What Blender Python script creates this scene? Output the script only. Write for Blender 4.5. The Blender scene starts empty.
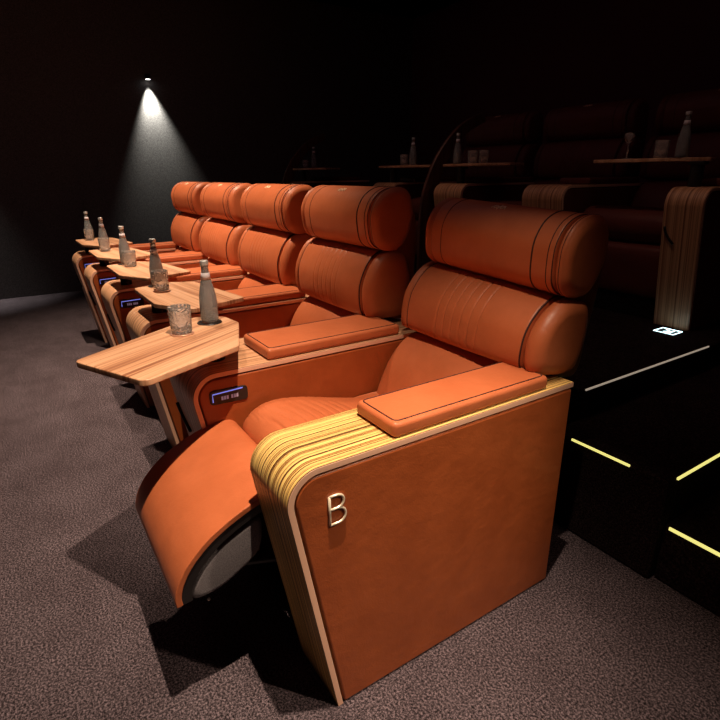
import bpy, bmesh, math, random
from mathutils import Vector, Matrix
random.seed(4)
C = bpy.context.scene.collection
PI = math.pi

# ------------------------------------------------------------------ materials
def mat(name):
    m = bpy.data.materials.new(name); m.use_nodes = True
    nt = m.node_tree
    return m, nt, nt.nodes['Principled BSDF']
def N(nt, t, **kw):
    n = nt.nodes.new(t)
    for k, v in kw.items():
        if k in n.inputs: n.inputs[k].default_value = v
        else: setattr(n, k, v)
    return n
def ramp(nt, stops):
    r = nt.nodes.new('ShaderNodeValToRGB'); e = r.color_ramp.elements
    e[0].position, e[0].color = stops[0][0], (*stops[0][1], 1)
    e[1].position, e[1].color = stops[-1][0], (*stops[-1][1], 1)
    for p, c in stops[1:-1]:
        x = e.new(p); x.color = (*c, 1)
    return r
def plain(name, col, rough=.5, metal=0, spec=.5, emit=None, es=0):
    m, nt, b = mat(name)
    b.inputs['Base Color'].default_value = (*col, 1); b.inputs['Roughness'].default_value = rough
    b.inputs['Metallic'].default_value = metal; b.inputs['Specular IOR Level'].default_value = spec
    if emit:
        b.inputs['Emission Color'].default_value = (*emit, 1); b.inputs['Emission Strength'].default_value = es
    return m
def leather(name, c1, c2, rough=.42):
    m, nt, b = mat(name)
    tc = N(nt, 'ShaderNodeTexCoord')
    n1 = N(nt, 'ShaderNodeTexNoise', Scale=9.0, Detail=5.0, Roughness=.6)
    nt.links.new(tc.outputs['Object'], n1.inputs['Vector'])
    r = ramp(nt, [(.3, c1), (.7, c2)]); nt.links.new(n1.outputs['Fac'], r.inputs['Fac'])
    nt.links.new(r.outputs['Color'], b.inputs['Base Color'])
    v = N(nt, 'ShaderNodeTexVoronoi', Scale=260.0); nt.links.new(tc.outputs['Object'], v.inputs['Vector'])
    n2 = N(nt, 'ShaderNodeTexNoise', Scale=22.0, Detail=4.0); nt.links.new(tc.outputs['Object'], n2.inputs['Vector'])
    bp = N(nt, 'ShaderNodeBump', Strength=.12, Distance=.002); nt.links.new(v.outputs['Distance'], bp.inputs['Height'])
    bp2 = N(nt, 'ShaderNodeBump', Strength=.14, Distance=.012); nt.links.new(n2.outputs['Fac'], bp2.inputs['Height'])
    nt.links.new(bp.outputs['Normal'], bp2.inputs['Normal']); nt.links.new(bp2.outputs['Normal'], b.inputs['Normal'])
    b.inputs['Roughness'].default_value = rough; b.inputs['Specular IOR Level'].default_value = .4
    return m
def wood(name, across, light, mid, dark, freq=70.0, thresh=(.36, .48, .60), along=.9, dist=.25):
    """straight grain: stripes vary along the axis `across` only"""
    m, nt, b = mat(name)
    tc = N(nt, 'ShaderNodeTexCoord'); mp = N(nt, 'ShaderNodeMapping')
    s = [along, along, along]; s[across] = freq; mp.inputs['Scale'].default_value = s
    nt.links.new(tc.outputs['Object'], mp.inputs['Vector'])
    n1 = N(nt, 'ShaderNodeTexNoise', Scale=1.0, Detail=3.0, Roughness=.65, Distortion=dist)
    nt.links.new(mp.outputs['Vector'], n1.inputs['Vector'])
    r = ramp(nt, [(thresh[0], dark), (thresh[1], mid), (thresh[2], light)])
    nt.links.new(n1.outputs['Fac'], r.inputs['Fac'])
    mp2 = N(nt, 'ShaderNodeMapping'); s2 = [6., 6., 6.]; s2[across] = freq * 7; mp2.inputs['Scale'].default_value = s2
    nt.links.new(tc.outputs['Object'], mp2.inputs['Vector'])
    n2 = N(nt, 'ShaderNodeTexNoise', Scale=1.0, Detail=2.0); nt.links.new(mp2.outputs['Vector'], n2.inputs['Vector'])
    mx = N(nt, 'ShaderNodeMixRGB', blend_type='MULTIPLY'); mx.inputs['Fac'].default_value = .35
    nt.links.new(r.outputs['Color'], mx.inputs['Color1'])
    r2 = ramp(nt, [(.35, (.45, .4, .35)), (.6, (1, 1, 1))]); nt.links.new(n2.outputs['Fac'], r2.inputs['Fac'])
    nt.links.new(r2.outputs['Color'], mx.inputs['Color2'])
    nt.links.new(mx.outputs['Color'], b.inputs['Base Color'])
    b.inputs['Roughness'].default_value = .42
    return m
M = {}
M['leather'] = leather('leather_cognac', (.46, .118, .042), (.54, .145, .055))
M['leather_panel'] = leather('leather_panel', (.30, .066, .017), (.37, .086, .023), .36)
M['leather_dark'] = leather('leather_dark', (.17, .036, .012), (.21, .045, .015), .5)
M['leather_dimmed'] = leather('leather_dimmed', (.10, .018, .012), (.13, .024, .016), .55)  # lit row's leather with the back row's dimness put into its colour
M['seam'] = plain('seam', (.045, .008, .004), .7)
ZL, ZM, ZD = (.80, .47, .22), (.58, .28, .11), (.17, .07, .022)
M['wood_x'] = wood('zebrano_console', 0, (.70, .39, .22), (.56, .28, .145), (.25, .10, .045), 130.0, (.40, .47, .54), .12, .0)
M['wood_y'] = wood('zebrano_table', 1, (.70, .40, .24), (.56, .28, .15), (.30, .12, .06), 55.0, (.34, .45, .56), .8, .15)
M['wood_yellow'] = wood('zebrano_yellow', 0, (.88, .60, .20), (.60, .32, .09), (.09, .035, .010), 210.0, (.445, .485, .515), .10, .0)
M['ply'] = plain('plywood_edge', (.82, .48, .33), .5)
M['black'] = plain('black_plastic', (.012, .010, .010), .42)
M['black_matte'] = plain('black_matte', (.008, .005, .005), .9, spec=.1)
M['steel'] = plain('brushed_steel', (.75, .70, .62), .28, 1)
M['letter'] = plain('letter_metal', (.92, .80, .62), .32, .45)
M['gold'] = plain('gold_thread', (.95, .66, .42), .4)
M['cap'] = plain('cap_silver', (.8, .78, .76), .35, .6)
M['coaster'] = plain('coaster_copper', (.75, .42, .30), .3, .5)
M['blue_led'] = plain('blue_led', (.05, .05, .3), .4, emit=(.28, .30, 1), es=.7)
M['socket'] = plain('socket_print', (.3, .25, .3), .5, emit=(.5, .35, .5), es=.18)
M['strip_yellow'] = plain('strip_yellow', (.8, .8, .3), .5, emit=(.95, .86, .25), es=.95)
M['strip_pale'] = plain('strip_pale', (.8, .75, .6), .5, emit=(1, .80, .62), es=.28)
M['marker'] = plain('marker_white', (.8, .9, .9), .5, emit=(.65, .95, 1), es=3.0)
M['lamp_face'] = plain('lamp_face', (.9, .9, .9), .5, emit=(1, .98, .95), es=4)
def fabric(name, c, sc=400):
    m, nt, b = mat(name)
    tc = N(nt, 'ShaderNodeTexCoord'); n = N(nt, 'ShaderNodeTexNoise', Scale=float(sc), Detail=3.0)
    nt.links.new(tc.outputs['Object'], n.inputs['Vector'])
    r = ramp(nt, [(.3, tuple(x * .5 for x in c)), (.7, tuple(x * 1.5 for x in c))])
    nt.links.new(n.outputs['Fac'], r.inputs['Fac']); nt.links.new(r.outputs['Color'], b.inputs['Base Color'])
    b.inputs['Roughness'].default_value = .95
    return m
M['underside'] = fabric('grey_fabric', (.16, .14, .15))
def carpet(name, c, k=1.0):
    m, nt, b = mat(name)
    tc = N(nt, 'ShaderNodeTexCoord')
    n1 = N(nt, 'ShaderNodeTexNoise', Scale=165.0, Detail=6.0, Roughness=.85); nt.links.new(tc.outputs['Object'], n1.inputs['Vector'])
    r1 = ramp(nt, [(.42, tuple(x * .10 for x in c)), (.50, c), (.59, tuple(min(1, x * 4.0) for x in c))])
    nt.links.new(n1.outputs['Fac'], r1.inputs['Fac'])
    n2 = N(nt, 'ShaderNodeTexNoise', Scale=5.0, Detail=5.0, Roughness=.65); nt.links.new(tc.outputs['Object'], n2.inputs['Vector'])
    r2 = ramp(nt, [(.35, (.72, .70, .70)), (.65, (1.0, 1.0, 1.0))]); nt.links.new(n2.outputs['Fac'], r2.inputs['Fac'])
    mx = N(nt, 'ShaderNodeMixRGB', blend_type='MULTIPLY'); mx.inputs['Fac'].default_value = 1
    nt.links.new(r1.outputs['Color'], mx.inputs['Color1']); nt.links.new(r2.outputs['Color'], mx.inputs['Color2'])
    nt.links.new(mx.outputs['Color'], b.inputs['Base Color'])
    bp = N(nt, 'ShaderNodeBump', Strength=.9, Distance=.006 * k); nt.links.new(n1.outputs['Fac'], bp.inputs['Height'])
    nt.links.new(bp.outputs['Normal'], b.inputs['Normal'])
    b.inputs['Roughness'].default_value = 1; b.inputs['Specular IOR Level'].default_value = .05
    return m
M['carpet'] = carpet('carpet', (.080, .061, .069))
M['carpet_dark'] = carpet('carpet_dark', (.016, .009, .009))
M['divider'] = wood('dark_divider', 1, (.13, .045, .028), (.10, .034, .022), (.05, .016, .012), 40.0)
M['wall'] = fabric('wall_fabric', (.125, .115, .112), 150)
M['wall_back'] = fabric('wall_back', (.15, .036, .055), 120)
def glassy(name, tint, bump, sc, rough=.03, tr=1, dk=1):
    m, nt, b = mat(name)
    b.inputs['Base Color'].default_value = (*tint, 1); b.inputs['Transmission Weight'].default_value = tr
    b.inputs['IOR'].default_value = 1.42; b.inputs['Roughness'].default_value = rough
    tc = N(nt, 'ShaderNodeTexCoord'); v = N(nt, 'ShaderNodeTexVoronoi', Scale=float(sc))
    nt.links.new(tc.outputs['Object'], v.inputs['Vector'])
    bp = N(nt, 'ShaderNodeBump', Strength=bump, Distance=.003); nt.links.new(v.outputs['Distance'], bp.inputs['Height'])
    nt.links.new(bp.outputs['Normal'], b.inputs['Normal'])
    rr = ramp(nt, [(.12, tuple(min(1, q * 1.25) for q in tint)), (.45, tuple(q * dk for q in tint))]); nt.links.new(v.outputs['Distance'], rr.inputs['Fac'])  # bright and dark cells put the sparkle into the glass colour
    nt.links.new(rr.outputs['Color'], b.inputs['Base Color'])
    return m
M['bottle'] = glassy('bottle_glass', (.97, .99, 1.0), .9, 230, .03, .76, .62)
M['neck_label'] = plain('neck_label', (.62, .55, .58), .5)
M['tumbler'] = glassy('cut_glass', (1, .95, .92), .8, 110, .01, .86, .85)

# ------------------------------------------------------------------ mesh helpers
def obj(name, bm, m, parent=None, smooth=False, bevel=0, seg=3, loc=None, angle=40):
    me = bpy.data.meshes.new(name); bmesh.ops.recalc_face_normals(bm, faces=bm.faces); bm.to_mesh(me); bm.free()
    for x in (m if isinstance(m, (list, tuple)) else [m]): me.materials.append(M[x])
    o = bpy.data.objects.new(name, me); C.objects.link(o)
    if parent: o.parent = parent
    if loc: o.location = loc
    if bevel:
        b = o.modifiers.new('Bevel', 'BEVEL'); b.width = bevel; b.segments = seg; b.limit_method = 'ANGLE'; b.angle_limit = math.radians(30)
        b.harden_normals = False
    if smooth or bevel:
        for p in me.polygons: p.use_smooth = True
        if not smooth:
            bm2 = bmesh.new(); bm2.from_mesh(me)
            for e in bm2.edges:
                if len(e.link_faces) == 2 and e.calc_face_angle(0) > math.radians(angle) and not bevel: e.smooth = False
            bm2.to_mesh(me); bm2.free()
            if bevel:
                w = o.modifiers.new('WN', 'WEIGHTED_NORMAL'); w.keep_sharp = True
    return o
def empty(name, loc, label, cat, group=None, rotz=0):
    o = bpy.data.objects.new(name, None); C.objects.link(o); o.location = loc; o.rotation_euler = (0, 0, rotz)
    o.empty_display_size = .05
    tag(o, label, cat, group); return o
def tag(o, label, cat, group=None):
    o['label'] = label; o['category'] = cat
    if group: o['group'] = group
    return o
def struct(name, bm, m, **k):
    o = obj(name, bm, m, **k); o['kind'] = 'structure'; return o
def box(bm, x0, x1, y0, y1, z0, z1, mi=0):
    vs = [bm.verts.new(p) for p in ((x0,y0,z0),(x1,y0,z0),(x1,y1,z0),(x0,y1,z0),(x0,y0,z1),(x1,y0,z1),(x1,y1,z1),(x0,y1,z1))]
    for f in ((0,3,2,1),(4,5,6,7),(0,1,5,4),(1,2,6,5),(2,3,7,6),(3,0,4,7)):
        bm.faces.new([vs[i] for i in f]).material_index = mi
    return bm
def boxm(*a): return box(bmesh.new(), *a)
def prism_x(pts, x0, x1, bm=None, cap_mi=0, side_mi=0):
    """polygon in (y, z) extruded along x"""
    bm = bm or bmesh.new()
    a = [bm.verts.new((x0, y, z)) for y, z in pts]; b = [bm.verts.new((x1, y, z)) for y, z in pts]
    bm.faces.new(a).material_index = cap_mi; bm.faces.new(list(reversed(b))).material_index = cap_mi
    n = len(pts)
    for i in range(n):
        j = (i + 1) % n; bm.faces.new([a[i], b[i], b[j], a[j]]).material_index = side_mi
    return bm
def prism_z(pts, z0, z1, bm=None):
    bm = bm or bmesh.new()
    a = [bm.verts.new((x, y, z0)) for x, y in pts]; b = [bm.verts.new((x, y, z1)) for x, y in pts]
    bm.faces.new(a); bm.faces.new(list(reversed(b))); n = len(pts)
    for i in range(n):
        j = (i + 1) % n; bm.faces.new([a[i], b[i], b[j], a[j]])
    return bm
def fillet(pts, rs, seg=8):
    """round the corners of an open or closed polygon"""
    out = []; n = len(pts)
    for i in range(n):
        r = rs[i] if isinstance(rs, (list, tuple)) else rs
        p = Vector(pts[i])
        if r <= 0: out.append(tuple(p)); continue
        a = (Vector(pts[i - 1]) - p).normalized(); b = (Vector(pts[(i + 1) % n]) - p).normalized()
        ang = a.angle(b) / 2; d = r / math.tan(ang)
        c = p + (a + b).normalized() * (r / math.sin(ang))
        s = p + a * d; e = p + b * d
        va, ve = s - c, e - c; tot = va.angle_signed(ve)
        for k in range(seg + 1):
            t = -tot * k / seg
            out.append((c.x + va.x * math.cos(t) - va.y * math.sin(t), c.y + va.x * math.sin(t) + va.y * math.cos(t)))
    return out
def smooth_closed(pts, n=64):
    m = len(pts); per = n // m + 1; out = []
    for i in range(m):
        p0, p1, p2, p3 = (Vector(pts[(i + k - 1) % m]) for k in range(4))
        for k in range(per):
            t = k / per
            out.append(.5 * ((2 * p1) + (p2 - p0) * t + (2 * p0 - 5 * p1 + 4 * p2 - p3) * t * t + (3 * p1 - p0 - 3 * p2 + p3) * t ** 3))
    return out
def roll(sec, x0, x1, r=.04, grooves=(), gd=.005, gw=.006, nx=None, smooth_sec=True, crown=0.0, gmask=None, n=64, sgroove=()):
    """cushion: closed (y,z) section swept along x, its ends domed, optional stitched grooves"""
    s = smooth_closed(sec, n) if smooth_sec else [Vector(p) for p in sec]
    m = len(s); cen = sum(s, Vector((0, 0))) / m
    nor = []; avg = max(r * 1.25, min((q - cen).length for q in s))
    for i in range(m):
        t = s[(i + 1) % m] - s[i - 1]; v = Vector((t.y, -t.x)).normalized()
        if v.dot(s[i] - cen) < 0: v = -v
        nor.append(v)
    xs = []; k = 9
    for i in range(k): xs.append((x0 + r * (1 - math.cos(PI / 2 * i / k)), r * (1 - math.sin(PI / 2 * i / k))))
    core = nx or max(6, int((x1 - x0) / .012) if grooves else 12)
    for i in range(core + 1): xs.append((x0 + r + (x1 - x0 - 2 * r) * i / core, 0))
    for i in reversed(range(k)): xs.append((x1 - r * (1 - math.cos(PI / 2 * i / k)), r * (1 - math.sin(PI / 2 * i / k))))
    extra = []
    for g in grooves:
        for d in (-1.6, -.8, -.3, 0, .3, .8, 1.6): extra.append((g + d * gw, 0))
    xs = sorted(xs + extra); bm = bmesh.new(); rings = []
    for x, ins in xs:
        ring = []
        dd = sum(gd * math.exp(-((x - g) / (gw * .55)) ** 2) for g in grooves)
        u = (x - x0) / (x1 - x0); cr = crown * math.sin(PI * u)
        for i in range(m):
            w = gmask(s[i]) if gmask else 1
            if sgroove and s[i].y > cen.y:
                bend = .05 * math.cos(PI * (u - .5)) - .05
                w2 = sum(math.exp(-((s[i].x + bend - g) / .0045) ** 2) for g in sgroove); ins2 = .0035 * w2 * min(1, 6 * u, 6 * (1 - u))
            else: ins2 = 0
            p = cen + (s[i] - cen) * (1 - ins / avg) + nor[i] * (cr - dd * w - ins2)
            ring.append(bm.verts.new((x, p.x, p.y)))
        rings.append(ring)
    for a, b in zip(rings, rings[1:]):
        for i in range(m):
            j = (i + 1) % m; bm.faces.new([a[i], a[j], b[j], b[i]])
    bm.faces.new(rings[0]); bm.faces.new(list(reversed(rings[-1])))
    return bm
def ring_tube(sec, x, r, off=0, part=None):
    """thin piping following a section at fixed x"""
    s = smooth_closed(sec); m = len(s); cen = sum(s, Vector((0, 0))) / m
    pts = []
    for i in range(m):
        t = s[(i + 1) % m] - s[i - 1]; v = Vector((t.y, -t.x)).normalized()
        if v.dot(s[i] - cen) < 0: v = -v
        pts.append(Vector((x, *(s[i] + v * off))))
    return tube(pts, r, True)
def tube(pts, r, closed=False, bm=None, seg=6):
    bm = bm or bmesh.new(); pts = [Vector(p) for p in pts]; n = len(pts); rings = []; up = None
    for i in range(n):
        if closed: t = pts[(i + 1) % n] - pts[i - 1]
        else: t = pts[min(i + 1, n - 1)] - pts[max(i - 1, 0)]
        t.normalize()
        if up is None: up = t.orthogonal().normalized()
        up = (up - t * up.dot(t)).normalized(); w = t.cross(up)
        rings.append([bm.verts.new(pts[i] + (up * math.cos(a) + w * math.sin(a)) * r) for a in (2 * PI * k / seg for k in range(seg))])
    for i in range(n if closed else n - 1):
        a, b = rings[i], rings[(i + 1) % n]
        for k in range(seg):
            bm.faces.new([a[k], a[(k + 1) % seg], b[(k + 1) % seg], b[k]])
    if not closed: bm.faces.new(rings[0]); bm.faces.new(list(reversed(rings[-1])))
    return bm
def lathe(prof, seg=32, bm=None, c=(0, 0, 0), flute=0, nf=12):
    bm = bm or bmesh.new(); rings = []
    for r, z in prof:
        if r < 1e-5: rings.append([bm.verts.new((c[0], c[1], c[2] + z))]); continue
        rings.append([bm.verts.new((c[0] + r * math.cos(a), c[1] + r * math.sin(a), c[2] + z)) for a in (2 * PI * k / seg for k in range(seg))])
    for a, b in zip(rings, rings[1:]):
        for k in range(seg):
            q = (k + 1) % seg
            if len(a) == 1: bm.faces.new([a[0], b[k], b[q]])
            elif len(b) == 1: bm.faces.new([a[k], b[0], a[q]])
            else: bm.faces.new([a[k], b[k], b[q], a[q]])
    return bm

# ------------------------------------------------------------------ dimensions
H, L, S = .713, .936, .119         # console height, depth, rake of its front
W0, X1, P, W1 = .205, .662, .766, .31
TB = .0155
TZ = .81                           # table top

# ------------------------------------------------------------------ console
def band_pts():
    o = [(0, H), (L, H), (L - S, 0)]
    d = Vector((L - (L - S), H)).normalized()           # up along the front
    nrm = Vector((-d.y, d.x))                           # inward
    iz = H - TB
    t = (iz) / d.y
    p0 = Vector((L - S, 0)) + nrm * TB
    p0 = p0 - d * (p0.y / d.y)
    pi = p0 + d * (iz / d.y)
    i_ = [(p0.x, 0), (pi.x, iz), (0, iz)]
    r = .078
    out = []
    full = o + i_
    rs = [0, r, 0, 0, r - TB, 0]
    return fillet(full, rs, 12), i_
def console(x, y, z, w, label, group=None, pad_w=.20, usb=True, handle=True, letter=False, pad_x=.008, veneer='wood_x'):
    t = empty('armrest_console', (x, y, z), label, 'armrest console', group)
    bp, inner = band_pts()
    o = obj('wood_shell', prism_x(bp, 0, w, cap_mi=1, side_mi=0), [veneer, 'ply'], t, bevel=.0015, seg=2)
    g = .004
    pts = [(.004, .003), (inner[0][0] - g, .003), (inner[1][0] - g, inner[1][1] - g), (.004, inner[1][1] - g)]
    pp = fillet(pts, [.0, .0, .056, .0], 12)
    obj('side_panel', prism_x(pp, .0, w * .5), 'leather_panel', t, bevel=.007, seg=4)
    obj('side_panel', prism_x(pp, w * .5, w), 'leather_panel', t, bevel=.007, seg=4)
    # padded arm rest
    y0, y1 = (.105, .645) if letter else (.125, .665)
    pb = boxm(pad_x, pad_x + pad_w, y0, y1, H + .0005, H + .040)
    pad = obj('arm_pad', pb, 'leather', t, bevel=.013, seg=5)
    a, b = .012, .012
    zz = H + .0398
    lo = [(pad_x + a, y0 + b), (pad_x + pad_w - a, y0 + b), (pad_x + pad_w - a, y1 - b), (pad_x + a, y1 - b)]
    lo = fillet(lo, .012, 5)
    q = tube([(px, py, zz) for px, py in lo], .0019, True)
    obj('piping', q, 'seam', pad, smooth=True)
    if usb:
        c = .81; bz = .632
        pl = [(c - .062, bz - .026), (c + .062, bz - .022), (c + .062, bz + .026), (c - .062, bz + .022)]
        u = obj('control_panel', prism_x(fillet(pl, .012, 4), -.004, .004), 'black', t, bevel=.0015, seg=2)
        e = bmesh.new()
        tube([(-.0045, c + .053, bz - .012), (-.0045, c + .053, bz + .014), (-.0045, c - .045, bz + .017)], .0019, bm=e)
        obj('light_line', e, 'blue_led', u)
        for k in (-.014, .018):
            e = bmesh.new()
            for q in range(3):
                yy = c + .008 + k - q * .0085
                box(e, -.0050, -.0039, yy - .0062, yy, bz - .010, bz + .002)
            obj('port', e, 'socket', u)
    if handle:
        hy = lambda zq: L - S * (1 - zq / H) + .004
        pts = []
        for k in range(9):
            f = k / 8
            zq = .525 - .085 * f; xq = w * (.92 - .26 * (f ** 1.8))
            pts.append((xq, hy(zq), zq))
        obj('latch_handle', tube(pts, .0062, seg=8), 'black', t, smooth=True)
    if letter:
        lt = bmesh.new(); r = .0031; xx = -.0035
        yl, yr = .825, .787; zb, zt = .562, .634; zm = .5 * (zb + zt) + .003
        tube([(xx, yl, zb), (xx, yl, zt)], r, bm=lt, seg=8)
        def bow(z0, z1, wdt):
            p = [(xx, yl, z1), (xx, yl - wdt * .5, z1)]
            cy = yl - wdt * .5
            for k in range(1, 12):
                a = PI / 2 - PI * k / 12
                p.append((xx, cy - math.cos(a) * wdt * .5, (z0 + z1) / 2 + math.sin(a) * (z1 - z0) / 2))
            p += [(xx, cy, z0), (xx, yl, z0)]
            return p
        tube(bow(zm, zt, .036), r, bm=lt, seg=8); tube(bow(zb, zm, .040), r, bm=lt, seg=8)
        obj('row_letter', lt, 'letter', t, smooth=True)['label'] = 'pale metal letter B'
    return t

# swing table ----------------------------------------------------------------
TBL = [(.25, .875), (.305, .70), (.235, .60), (-.215, .525), (-.30, .765), (-.12, .868)]
TBL1 = [(.725, 1.215), (.455, 1.085), (.600, .784), (.85, .690), (.955, .705), (1.005, .80)]
def add_table(con, poly, grain, hole, zt=TZ, post=(.14, .80)):
    """poly in console coordinates; grain = direction angle of the stripes"""
    ca, sa = math.cos(-grain), math.sin(-grain)
    loc = [(px * ca - py * sa, px * sa + py * ca) for px, py in poly]
    ar = sum(loc[i - 1][0] * loc[i][1] - loc[i][0] * loc[i - 1][1] for i in range(len(loc)))
    if ar < 0: loc.reverse()
    pts = fillet(loc, .024, 6)
    o = obj('table_top', prism_z(pts, zt - .018, zt), 'wood_y', con, bevel=.003, seg=3)
    o.rotation_euler = (0, 0, grain)
    hx, hy = hole[0] * ca - hole[1] * sa, hole[0] * sa + hole[1] * ca
    d = lathe([(0, .0005), (.030, .0005), (.032, .003), (.040, .003), (.042, .001), (.042, 0), (0, 0)], 36, c=(hx, hy, zt))
    obj('cup_holder', d, 'black', o, smooth=False, bevel=0)
    px, py = post[0] * ca - post[1] * sa, post[0] * sa + post[1] * ca
    b = lathe([(0, H), (.030, H), (.030, zt - .018), (0, zt - .018)], 24, c=(px, py, 0))
    box(b, px - .035, px + .035, py - .035, py + .035, zt - .034, zt - .0185)
    obj('pivot_post', b, 'black', o, bevel=.002)
    return o

# ------------------------------------------------------------------ recliner
HEAD0 = [(.085, 1.006), (.138, 1.036), (.155, 1.10), (.153, 1.155), (.122, 1.208), (.065, 1.238), (.005, 1.235), (-.030, 1.195), (-.035, 1.11), (.01, 1.02)]
LUMB0 = [(.150, .745), (.176, .762), (.187, .815), (.183, .880), (.155, .945), (.115, .990), (.065, 1.006), (.0, .99), (-.03, .90), (-.03, .80), (-.01, .745), (.07, .736)]
LOWB0 = [(.265, .46), (.250, .56), (.21, .65), (.15, .715), (.08, .735), (.03, .70), (.03, .56), (.10, .45), (.18, .42)]
SHELL0 = [(.06, .735), (.07, .76), (.05, .95), (.03, 1.12), (.0, 1.175), (-.045, 1.165), (-.065, 1.06), (-.055, .85), (-.050, .735), (.0, .722)]
def lean(sec, a=0, drop=0):
    """tip a back section about the seat hinge"""
    o = []
    for y, z in sec:
        dy, dz = y - .15, z - .42
        o.append((.15 + dy * math.cos(a) - dz * math.sin(a), .42 + dz * math.cos(a) + dy * math.sin(a) - drop * max(0, min(1, (z - .9) / .12))))
    return o
def chair(x, y, z, label, group, reclined=False, emblem=True):
    t = empty('recliner', (x, y, z), label, 'recliner chair', group)
    a, b = -.400, .232; ox = (a + b) / 2      # a: near end, b: far end
    # shell behind the cushions
    cw = .226
    th, dp = (.132, .012) if reclined else (0, 0)
    HEAD, LUMB, LOWB, SHELL = (lean(q, th, dp) for q in (HEAD0, LUMB0, LOWB0, SHELL0))
    top = max(HEAD, key=lambda q: q[1])
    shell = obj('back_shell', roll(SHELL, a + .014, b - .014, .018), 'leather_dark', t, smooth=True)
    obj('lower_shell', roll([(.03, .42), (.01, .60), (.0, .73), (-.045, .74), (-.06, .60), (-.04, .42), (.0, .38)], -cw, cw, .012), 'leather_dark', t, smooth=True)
    # head pillow
    hb = b - .022; eA, eB = a + .046, hb - .046
    head = obj('headrest', roll(HEAD, eA, eB, .007), 'leather', t, smooth=True)
    obj('end_bolster', roll(HEAD, a, eA + .002, .030), 'leather', head, smooth=True)
    obj('end_bolster', roll(HEAD, eB - .002, hb, .030), 'leather', head, smooth=True)
    for xx, r, off in ((a + .120, .0026, .0002), (hb - .100, .0014, 0), (eA + .004, .0034, -.004), (eB - .004, .0034, -.004), (eA + .020, .0016, 0), (a + .024, .0015, -.0003)):
        obj('seam', ring_tube(HEAD, xx, r, off), 'seam', head, smooth=True)
    if emblem:
        e = bmesh.new(); cx = ox + .01
        hs = smooth_closed(HEAD); ey = HEAD[5][0] + .030
        def ez(d):
            c_ = [q for q in hs if q.y > 1.1]
            c_.sort(key=lambda q: abs(q.x - ey - d)); best = max(c_[:3], key=lambda q: q.y)
            near = sorted([q for q in hs if q.y > top[1] - .06], key=lambda q: abs(q.x - ey - d))[:2]
            u, v = near; f = 0 if abs(v.x - u.x) < 1e-6 else (ey + d - u.x) / (v.x - u.x)
            return u.y + (v.y - u.y) * f + .0006
        for sgn in (-1, 1):
            pts = []
            for k in range(15):
                q = 2 * PI * k / 14
                px = cx + sgn * (.006 + .010 * (1 - math.cos(q)) * .5 * 1.4); py = .008 * math.sin(q)
                pts.append((px, ey + py, ez(py)))
            tube(pts, .0019, bm=e)
            tube([(cx + sgn * .018, ey - .010, ez(-.010)), (cx + sgn * .028, ey + .008, ez(.008))], .0019, bm=e)
        tube([(cx, ey - .014, ez(-.014)), (cx, ey + .014, ez(.014))], .0019, bm=e)
        obj('emblem', e, 'gold', head, smooth=True)['label'] = 'small gold stitched emblem'
    # lumbar pillow with stitched channels in the middle
    la, lb = a + .062, b - .040
    lum = obj('lumbar_cushion', roll(LUMB, la, lb, .010, grooves=[ox - .075 + .038 * k for k in range(6)], gd=.0020, gw=.0055, crown=.004,
              gmask=lambda p: max(0, min(1, (p.x - LUMB[7][0] - .05) / .05))), 'leather', t, smooth=True)
    obj('side_bolster', roll(LUMB, a - .004, la + .004, .036), 'leather', lum, smooth=True)
    obj('side_bolster', roll(LUMB, lb - .004, b, .034), 'leather', lum, smooth=True)
    for xx in (la + .003, lb - .003): obj('seam', ring_tube(LUMB, xx, .0030, -.0035), 'seam', lum, smooth=True)
    if reclined:      # the tipped back sags a little towards the aisle
        for part in [head, lum] + list(head.children) + list(lum.children):
            for v in part.data.vertices:
                k = max(0, min(1, (v.co.z - .76) / .2)); v.co.z += .050 * (v.co.x - b) * k; v.co.y -= .012 * k
    # lower back
    obj('back_cushion', roll(LOWB, -cw, cw, .03, crown=.012), 'leather', t, smooth=True)
    # seat
    st = [(.20, .515), (.32, .515), (.45, .545), (.58, .580), (.68, .592), (.745, .575), (.785, .530), (.780, .46), (.72, .415), (.45, .40), (.22, .40), (.16, .45)]
    obj('seat_cushion', roll(st, -cw, cw, .035, crown=.008, n=420, sgroove=[.44 + .036 * k for k in range(9)]), 'leather', t, smooth=True)
    # plinth under the seat
    obj('base', boxm(-cw, cw - .002, .02, .755, .002, .40), 'black_matte', t)
    # foot rest
    if reclined:
        fa, fb = -.224, .236
        top_ = [(.794, .500), (.794, .528), (.818, .548), (.865, .547), (.920, .534), (.980, .510), (1.04, .476), (1.090, .430), (1.119, .385), (1.131, .345), (1.130, .318)]
        def curve(pts):
            o = []
            for i in range(len(pts) - 1):
                p0 = Vector(pts[max(0, i - 1)]); p1 = Vector(pts[i]); p2 = Vector(pts[i + 1]); p3 = Vector(pts[min(len(pts) - 1, i + 2)])
                for k in range(6):
                    t_ = k / 6; o.append(.5 * ((2 * p1) + (p2 - p0) * t_ + (2 * p0 - 5 * p1 + 4 * p2 - p3) * t_ * t_ + (3 * p1 - p0 - 3 * p2 + p3) * t_ ** 3))
            return o + [Vector(pts[-1])]
        cv = curve(top_)
        def off(d):
            o = []
            for i, p in enumerate(cv):
                q = (cv[min(i + 1, len(cv) - 1)] - cv[max(i - 1, 0)]).normalized(); o.append(p + Vector((-q.y, q.x)) * -d if True else p)
            return o
        def plate(d0, d1, x0, x1):
            A, B = off(d0), off(d1)
            return prism_x([tuple(p) for p in A] + [tuple(p) for p in reversed(B)], x0, x1)
        fr = obj('footrest', plate(0, .016, fa, fb), 'leather', t, bevel=.007, seg=4)
        obj('footrest_shell', plate(.0165, .040, fa + .003, fb - .003), 'black', fr, bevel=.003)
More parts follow.
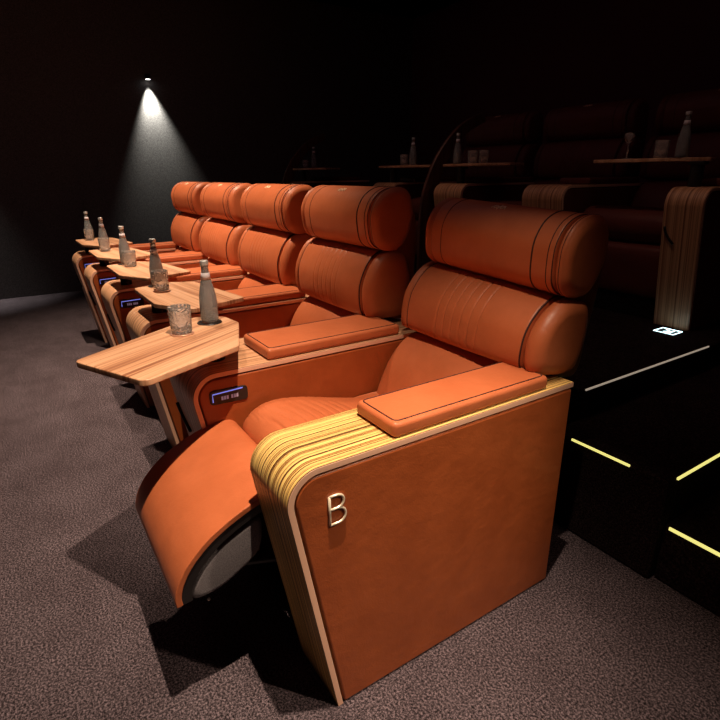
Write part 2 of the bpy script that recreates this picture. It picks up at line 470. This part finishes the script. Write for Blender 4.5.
        und = [(.905, .480), (.955, .466), (1.01, .440), (1.055, .400), (1.082, .360), (1.092, .330), (1.075, .312), (1.02, .318), (.965, .345), (.915, .380), (.900, .43)]
        obj('underside_pad', roll(und, fa + .006, fb - .006, .010), 'underside', fr, smooth=True)['label'] = 'grey fabric pad'
        for xx in (fa + .06, fb - .06): obj('footrest_arm', tube([(xx, .62, .22), (xx, .98, .34)], .012), 'black', fr, smooth=True)
        obj('screw', lathe([(0, 0), (.004, 0), (.004, .003), (0, .0035)], 10, c=(0, 0, 0)), 'steel', fr, loc=(fa + .02, 1.05, .288))
    else:
        fs = [(.70, .40), (.775, .40), (.80, .36), (.79, .25), (.775, .15), (.755, .12), (.70, .12), (.69, .25)]
        obj('footrest', roll(fs, -cw, cw, .02), 'leather', t, smooth=True)
    return t
def dense(pts, h=.006):
    out = []; n = len(pts)
    for i in range(n):
        a, b = Vector(pts[i]), Vector(pts[(i + 1) % n]); k = max(1, int((b - a).length / h))
        for j in range(k): out.append(a.lerp(b, j / k))
    return out
def clone(o, parent=None):
    c = o.copy(); C.objects.link(c); c.parent = parent
    for ch in o.children: clone(ch, c)
    return c

# ------------------------------------------------------------------ row one
names = ['end', 'second', 'third', 'fourth', 'fifth', 'last']
con0 = console(0, 0, 0, W0, 'nearest armrest console with metal letter B on its orange leather side', 'armrest consoles of the lit row', pad_w=.165, usb=False, handle=False, letter=True, veneer='wood_yellow')
con1 = console(X1, 0, 0, W1, 'wood and leather console under the swung-out near table, beside the raised footrest', 'armrest consoles of the lit row', pad_w=.225)
add_table(con1, [(px - X1, py) for px, py in TBL1], math.radians(121), (.903 - X1, .775), post=(.13, .80))
cl = ['wood and leather console in the lit row, second behind the letter B console',
      'wood and leather console in the lit row, third behind the letter B console',
      'wood and leather console in the lit row, fourth behind the letter B console',
      'farthest wood and leather console of the lit row, closest to the dark wall']
con2 = console(X1 + P, 0, 0, W1, cl[0], 'armrest consoles of the lit row', pad_w=.225)
add_table(con2, TBL, math.radians(8), (.24, .772))
cons = [con0, con1, con2]
for k in (2, 3):
    c = clone(con2); c.location = (X1 + P * k, 0, 0); c['label'] = cl[k - 1]; cons.append(c)
con5 = console(X1 + 4 * P, 0, 0, W1, cl[3], 'armrest consoles of the lit row', pad_w=.165)
add_table(con5, TBL, math.radians(8), (.24, .772))
cc = .4335
ch0 = chair(cc, 0, 0, 'nearest orange leather recliner with its footrest raised', 'orange recliners of the lit row', True)
ch1 = chair(cc + P, 0, 0, 'second nearest orange leather recliner, behind the one with raised footrest', 'orange recliners of the lit row')
chl = ['middle orange leather recliner of the five in the lit row', 'fourth orange leather recliner from the camera in the lit row', 'farthest orange leather recliner, lit row, beside the dark wall']
for k in (2, 3, 4):
    c = clone(ch1); c.location = (cc + P * k, 0, 0); c['label'] = chl[k - 2]

# ------------------------------------------------------------------ glassware
def bottle(x, y, z, label, group='water bottles on the lit tables'):
    t = empty('water_bottle', (x, y, z), label, 'bottle', group)
    prof = [(0, 0), (.026, 0), (.0295, .004), (.0300, .02), (.0300, .07), (.0285, .09), (.0235, .118), (.0165, .148), (.0125, .172), (.0118, .192), (.0130, .194), (.0130, .198),
            (.0095, .198), (.0095, .172), (.0135, .146), (.0205, .116), (.0255, .09), (.0272, .07), (.0272, .010), (0, .008)]
    obj('glass', lathe(prof, 40), 'bottle', t, smooth=True)
    obj('cap', lathe([(0, .1965), (.0142, .1965), (.0142, .209), (.0125, .212), (0, .212)], 24), 'cap', t, bevel=.0008)
    obj('neck_label', lathe([(.0168, .1495), (.0130, .172), (.0136, .172), (.0174, .1495), (.0168, .1495)], 32), 'neck_label', t, smooth=True)
    return t
def tumbler(x, y, z, label, group='cut glass tumblers on the lit tables'):
    R = lambda q: .0325 + .0030 * q / .085
    prof = [(0, 0), (.029, 0), (.031, .003)]
    for k in range(1, 21):
        q = .003 + .06 * k / 20; prof.append((R(q), q))
    prof += [(R(.085), .085), (R(.085) - .0012, .0862), (R(.085) - .0028, .085), (R(.05) - .003, .05), (R(.014) - .004, .016), (.02, .013), (0, .013)]
    bm = lathe(prof, 72)
    for v in bm.verts:
        r = math.hypot(v.co.x, v.co.y)
        if r > .0305 and .004 < v.co.z < .066:
            a = math.atan2(v.co.y, v.co.x); k = 1 - .085 * abs(math.sin(9 * a + 105 * v.co.z)) * abs(math.sin(9 * a - 105 * v.co.z)); v.co.x *= k; v.co.y *= k
    o = obj('tumbler', bm, 'tumbler', None, smooth=True, loc=(x, y, z))
    return tag(o, label, 'drinking glass', group)
bl = ['clear water bottle on the nearest, swung-out table', 'clear water bottle on the second nearest table', 'clear water bottle on the third of the five lit tables',
      'clear water bottle on the fourth lit table', 'bluish water bottle on the farthest lit table']
gl = ['cut glass tumbler on the nearest, swung-out table', 'cut glass tumbler on the second nearest table', 'cut glass tumbler on the third of the five lit tables',
      'cut glass tumbler on the fourth lit table', 'cut glass tumbler on the farthest lit table']
b0 = bottle(.905, .772, TZ + .0006, bl[0]); g0 = tumbler(.818, .892, TZ + .0045, gl[0])
def coaster(x, y, z, label):
    o = obj('coaster', lathe([(0, 0), (.036, 0), (.037, .0015), (.037, .003), (.036, .004), (0, .004)], 36), 'coaster', None, bevel=.0005, loc=(x, y, z))
    return tag(o, label, 'coaster', 'round coasters')
k0 = coaster(.818, .892, TZ, 'round copper coaster under the tumbler on the nearest table')
k1 = clone(k0); k1['label'] = 'round copper coaster under the tumbler on the second nearest table'
gp = [None, (1.535, .785), (2.326, .765), (3.10, .782), (3.858, .782)]
k1.location = (gp[1][0], gp[1][1], TZ)
for n in range(1, 5):
    b = clone(b0); b.location = (X1 + P * n + .24, .768, TZ + .0006); b['label'] = bl[n]
    g = clone(g0); g.location = (gp[n][0], gp[n][1], TZ + (.0045 if n == 1 else .0005)); g['label'] = gl[n]

# ------------------------------------------------------------------ row two, on the platform
ZP = .50; YB = -1.45 - .936
rx = [(.421, .185), (1.206, .30), (2.06, .30), (2.90, .30), (4.60, .30)]
rl = ['dim wood-fronted console at the right end of the raised back row', 'dim wood-fronted console in the back row above the nearest recliner headrest',
      'dim wood-fronted console in the back row seen just left of the nearest headrest', 'dim wood-fronted console in the back row, farthest of those showing between headrests']
rt = [[(.62, .70), (.64, .95), (.0, .98), (-.05, .78)]]
e0 = console(rx[0][0], YB, ZP, rx[0][1], rl[0], 'dim consoles of the back row', pad_w=.165, usb=False)
TB2 = [(.27, .875), (.305, .70), (.22, .60), (-.215, .525), (-.30, .765), (-.12, .868)]
add_table(e0, [(px + .38, py) for px, py in TB2], math.radians(8), (.22, .80), zt=TZ + .04, post=(.12, .80))
e1 = console(rx[1][0], YB, ZP, rx[1][1], rl[1], 'dim consoles of the back row', pad_w=.225, usb=False)
e2 = console(rx[2][0], YB, ZP, rx[2][1], rl[2], 'dim consoles of the back row', pad_w=.225, usb=False)
add_table(e2, TB2, math.radians(8), (.20, .78), zt=TZ + .04)
e3 = clone(e2); e3.location = (rx[3][0], YB, ZP); e3['label'] = rl[3]
e4 = clone(e2); e4.location = (rx[4][0], YB, ZP); e4['label'] = 'dim console with table in the back row, farthest away, behind the fourth headrest'
cr = ['dim leather recliner in the back row, directly behind the nearest seat', 'dim leather recliner in the back row, second from the aisle', 'dim leather recliner in the back row, third from the aisle']
for k in range(3):
    c = clone(ch1); c['label'] = cr[k]; c['group'] = 'recliners of the dim back row'
    xa = rx[k][0] + rx[k][1]; xb = rx[k + 1][0]
    c.location = ((xa + xb) / 2, YB, ZP); c.scale = ((xb - xa) / .452 * .97, 1, 1)
TZ2 = ZP + TZ + .04
def bot2(x, y, label):
    b = clone(b0); b.location = (x, y, TZ2 + .0006); b['label'] = label; b['group'] = 'water bottles on the dim back row'; return b
def gls2(x, y, label):
    g = clone(g0); g.location = (x, y, TZ2 + .0006); g['label'] = label; g['group'] = 'tumblers on the dim back row'; return g

def recover(o, m):  # swaps in the leather whose colour carries the back-row gloom
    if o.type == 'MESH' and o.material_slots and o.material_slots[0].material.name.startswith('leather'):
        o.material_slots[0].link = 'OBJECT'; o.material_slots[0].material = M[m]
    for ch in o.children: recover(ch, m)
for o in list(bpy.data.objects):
    if o.parent is None and str(o.get('group', '')).endswith('back row') and o.type == 'EMPTY': recover(o, 'leather_dimmed')
yb = YB + .78
bot2(.64, yb, 'dim water bottle at the right end of the nearest back row table')
gls2(.745, yb + .0, 'dim tumbler beside the bottle on the nearest back row table')
vase = obj('stem_glass', lathe([(0, 0), (.022, 0), (.022, .003), (.004, .006), (.0035, .07), (.012, .085), (.024, .10), (.027, .118), (.022, .132), (.019, .132), (.023, .118), (.010, .092), (0, .088)], 24), 'tumbler', None, smooth=True, loc=(.93, yb, TZ2 + .0006))
tag(vase, 'small stemmed glass standing left of the tumbler on the nearest back row table', 'stemmed glass')
bot2(2.27, yb, 'dim water bottle on the back row table between the two nearest headrests')
gls2(2.00, yb, 'dim tumbler, right one of two on the back row table left of the nearest headrest')
gls2(2.08, yb + .03, 'dim tumbler, left one of two on the back row table left of the nearest headrest')
bot2(2.80, yb, 'dim water bottle beside the curved divider on its left')
gls2(2.92, yb, 'dim tumbler just left of the bottle beside the curved divider')
bot2(4.52, yb, 'dim water bottle on the farthest back row table')
gls2(4.72, yb, 'dim tumbler on the farthest back row table, left of its bottle')
def divider(x, y, z, label):
    pts = [(0, 0), (.0, .50), (-.045, .72), (-.15, .92), (-.33, 1.10), (-.55, 1.20)]
    s_ = []
    for i in range(len(pts) - 1):
        p0 = Vector(pts[max(0, i - 1)]); p1 = Vector(pts[i]); p2 = Vector(pts[i + 1]); p3 = Vector(pts[min(len(pts) - 1, i + 2)])
        for k in range(8):
            t = k / 8; s_.append(.5 * ((2 * p1) + (p2 - p0) * t + (2 * p0 - 5 * p1 + 4 * p2 - p3) * t * t + (3 * p1 - p0 - 3 * p2 + p3) * t ** 3))
    s_.append(Vector(pts[-1])); a_, b_ = [], []
    for i, p in enumerate(s_):
        d = (s_[min(i + 1, len(s_) - 1)] - s_[max(i - 1, 0)]).normalized(); n_ = Vector((-d.y, d.x)); wd = .080 - .045 * (i / len(s_))
        a_.append(p + n_ * wd); b_.append(p - n_ * wd)
    o = obj('curved_divider', prism_x([tuple(q) for q in a_ + b_[::-1]], 0, .03), 'divider', None, bevel=.008)
    o.location = (x, y, z); return tag(o, label, 'divider', 'curved seat dividers of the back row')
divider(2.39, YB + .945, ZP + .0005, 'tall dark curved divider rising between two back row seats, left of the nearest headrest')
divider(4.93, YB + .945, ZP + .0005, 'smaller looking dark curved divider far along the back row beside the farthest bottle')

# ------------------------------------------------------------------ room
XW = 6.15
struct('floor', boxm(-3, XW, -4.2, 7, -.05, 0), 'carpet')
struct('wall_far', boxm(XW, XW + .1, -4.2, 7, 0, 3.4), 'wall')
struct('wall_back', boxm(-3, XW, -4.3, -4.2, 0, 3.4), 'wall_back')
struct('wall_near', boxm(-3.1, -3, -4.2, 7, 0, 3.4), 'wall_back')
struct('wall_front', boxm(-3, XW, 7, 7.1, 0, 3.4), 'wall')
struct('ceiling', boxm(-3, XW, -4.2, 7, 3.4, 3.45), 'black_matte')
struct('platform', boxm(.245, XW - .001, -4.199, -.43, .001, ZP), 'carpet_dark', bevel=.01)
struct('landing_step', boxm(-.19, .243, -4.199, -.272, .001, .38), 'carpet_dark', bevel=.01)
struct('lower_step', boxm(-1.2, -.192, -4.199, -.30, .001, .215), 'carpet_dark', bevel=.01)
def strip(x0, x1, y0, y1, z0, z1, m, label):
    o = obj('step_light', boxm(x0, x1, y0, y1, z0, z1), m); return tag(o, label, 'step light', 'light strips on the step edges')
strip(-.065, .155, -.2719, -.267, .372, .3795, 'strip_yellow', 'glowing yellow strip on the front edge of the step just behind the nearest seat')
strip(-.196, -.1901, -1.6, -.32, .372, .3795, 'strip_yellow', 'glowing yellow strip running back along the side edge of the middle step')
strip(-1.1, -.21, -.2999, -.294, .205, .2145, 'strip_yellow', 'glowing yellow strip on the lowest step at the right')
strip(.240, .2449, -1.40, -.45, .493, .4995, 'strip_pale', 'thin pale strip along the raised platform edge')

mk = empty('floor_marker', (.475, -1.47, ZP + .0005), 'small glowing white row marker lying on the raised platform floor', 'floor light')
q = bmesh.new()
pl = [(-.055, -.05), (.055, -.05), (.055, .05), (-.055, .05)]
obj('plate', prism_z(fillet(pl, .006, 3), 0, .003), 'black', mk)
for k in range(4):
    a_, b_ = Vector(pl[k]) * .9, Vector(pl[(k + 1) % 4]) * .9
    tube([(a_.x, a_.y, .004), (b_.x, b_.y, .004)], .0022, bm=q)
obj('light_frame', q, 'marker', mk)
q = bmesh.new()
tube([(-.02, -.028, .004), (-.02, .028, .004), (.012, .02, .004), (-.018, .0, .004), (.022, -.026, .004)], .0022, bm=q)
obj('light_symbol', q, 'marker', mk)

# ------------------------------------------------------------------ lights
def spot(name, loc, tgt, power, col, ang, blend=1.0, r=.02):
    l = bpy.data.lights.new(name, 'SPOT'); l.energy = power; l.color = col; l.spot_size = math.radians(ang); l.spot_blend = blend; l.shadow_soft_size = r
    o = bpy.data.objects.new(name, l); C.objects.link(o); o.location = loc
    d = Vector(tgt) - Vector(loc); o.rotation_euler = d.to_track_quat('-Z', 'Y').to_euler()
    return o
WARM = (1.0, .78, .57)
spot('ceiling_or_fill_spot', (-.27, .78, 3.3), (.15, 1.25, 0), 640, WARM, 60, 1.0)
spot('ceiling_or_fill_spot', (1.85, .80, 3.3), (2.05, .60, 0), 450, WARM, 68, 1.0)
spot('ceiling_or_fill_spot', (3.4, .80, 3.3), (3.4, .60, 0), 430, WARM, 75, 1.0)
spot('ceiling_or_fill_spot', (-2.0, -.25, 3.3), (0, .55, .28), 360, WARM, 21, 1.0, .06)  # added fill that brightens the leather side facing the aisle
for xq in (.7, 2.4): spot('ceiling_or_fill_spot', (xq, -.45, 3.3), (xq, -1.05, .9), 20, (1, .66, .46), 56, 1.0, .05)  # added weak spots to pick out the back-row console fronts
def glow(loc, sx, sy, power, col):
    l = bpy.data.lights.new('ambient_fill', 'AREA'); l.shape = 'RECTANGLE'; l.size = sx; l.size_y = sy; l.energy = power; l.color = col
    o = bpy.data.objects.new('ambient_fill', l); C.objects.link(o); o.location = loc
glow((1.5, .5, 3.38), 6, 4, 5.5, (1, .50, .56))  # added soft fill lifting the dark background, no actual fitting

# wall light on the far wall
def sconce(y, z, label, power=240):
    t = empty('wall_spotlight', (XW, y, z), label, 'wall light')
    obj('body', lathe([(0, 0), (.030, 0), (.030, .05), (0, .05)], 24, c=(-.06, 0, 0)), 'black', t, bevel=.002)
    obj('bracket', boxm(-.035, -.0005, -.01, .01, .018, .032), 'black', t)
    obj('lens', lathe([(0, -.003), (.026, -.003), (.026, -.0005), (0, -.0005)], 24, c=(-.06, 0, 0)), 'lamp_face', t)
    spot('wall_spot', (XW - .06, y, z - .02), (XW + .07, y - .08, z - 1.6), power, (1.0, 1.0, .90), 56, 1.0, .02)
sconce(-.345, 2.325, 'small wall spotlight throwing a pale beam down the dark far wall')
sconce(2.05, 2.33, 'small wall spotlight farther along the far wall, beyond the left picture edge')

# ------------------------------------------------------------------ world and camera
w = bpy.data.worlds.new('world'); bpy.context.scene.world = w; w.use_nodes = True
w.node_tree.nodes['Background'].inputs[0].default_value = (.02, .004, .006, 1)
cam = bpy.data.cameras.new('camera'); co = bpy.data.objects.new('camera', cam); C.objects.link(co)
cam.sensor_width = 36; cam.sensor_height = 36; cam.lens = 524.28 / 720 * 36; cam.clip_start = .02
yaw, pit, rol = .5731, .3420, -.0095
F = Vector((math.cos(yaw) * math.cos(pit), -math.sin(yaw) * math.cos(pit), -math.sin(pit)))
R = Vector((-math.sin(yaw), -math.cos(yaw), 0)); U = R.cross(F)
R2 = R * math.cos(rol) + U * math.sin(rol); U2 = -R * math.sin(rol) + U * math.cos(rol)
co.matrix_world = Matrix(((R2.x, U2.x, -F.x, -.8506), (R2.y, U2.y, -F.y, 1.2898), (R2.z, U2.z, -F.z, 1.2907), (0, 0, 0, 1)))
sc = bpy.context.scene; sc.camera = co
sc.view_settings.view_transform = 'Standard'; sc.view_settings.look = 'None'
sc.view_settings.gamma = 1; sc.view_settings.exposure = 0; sc.view_settings.use_curve_mapping = False
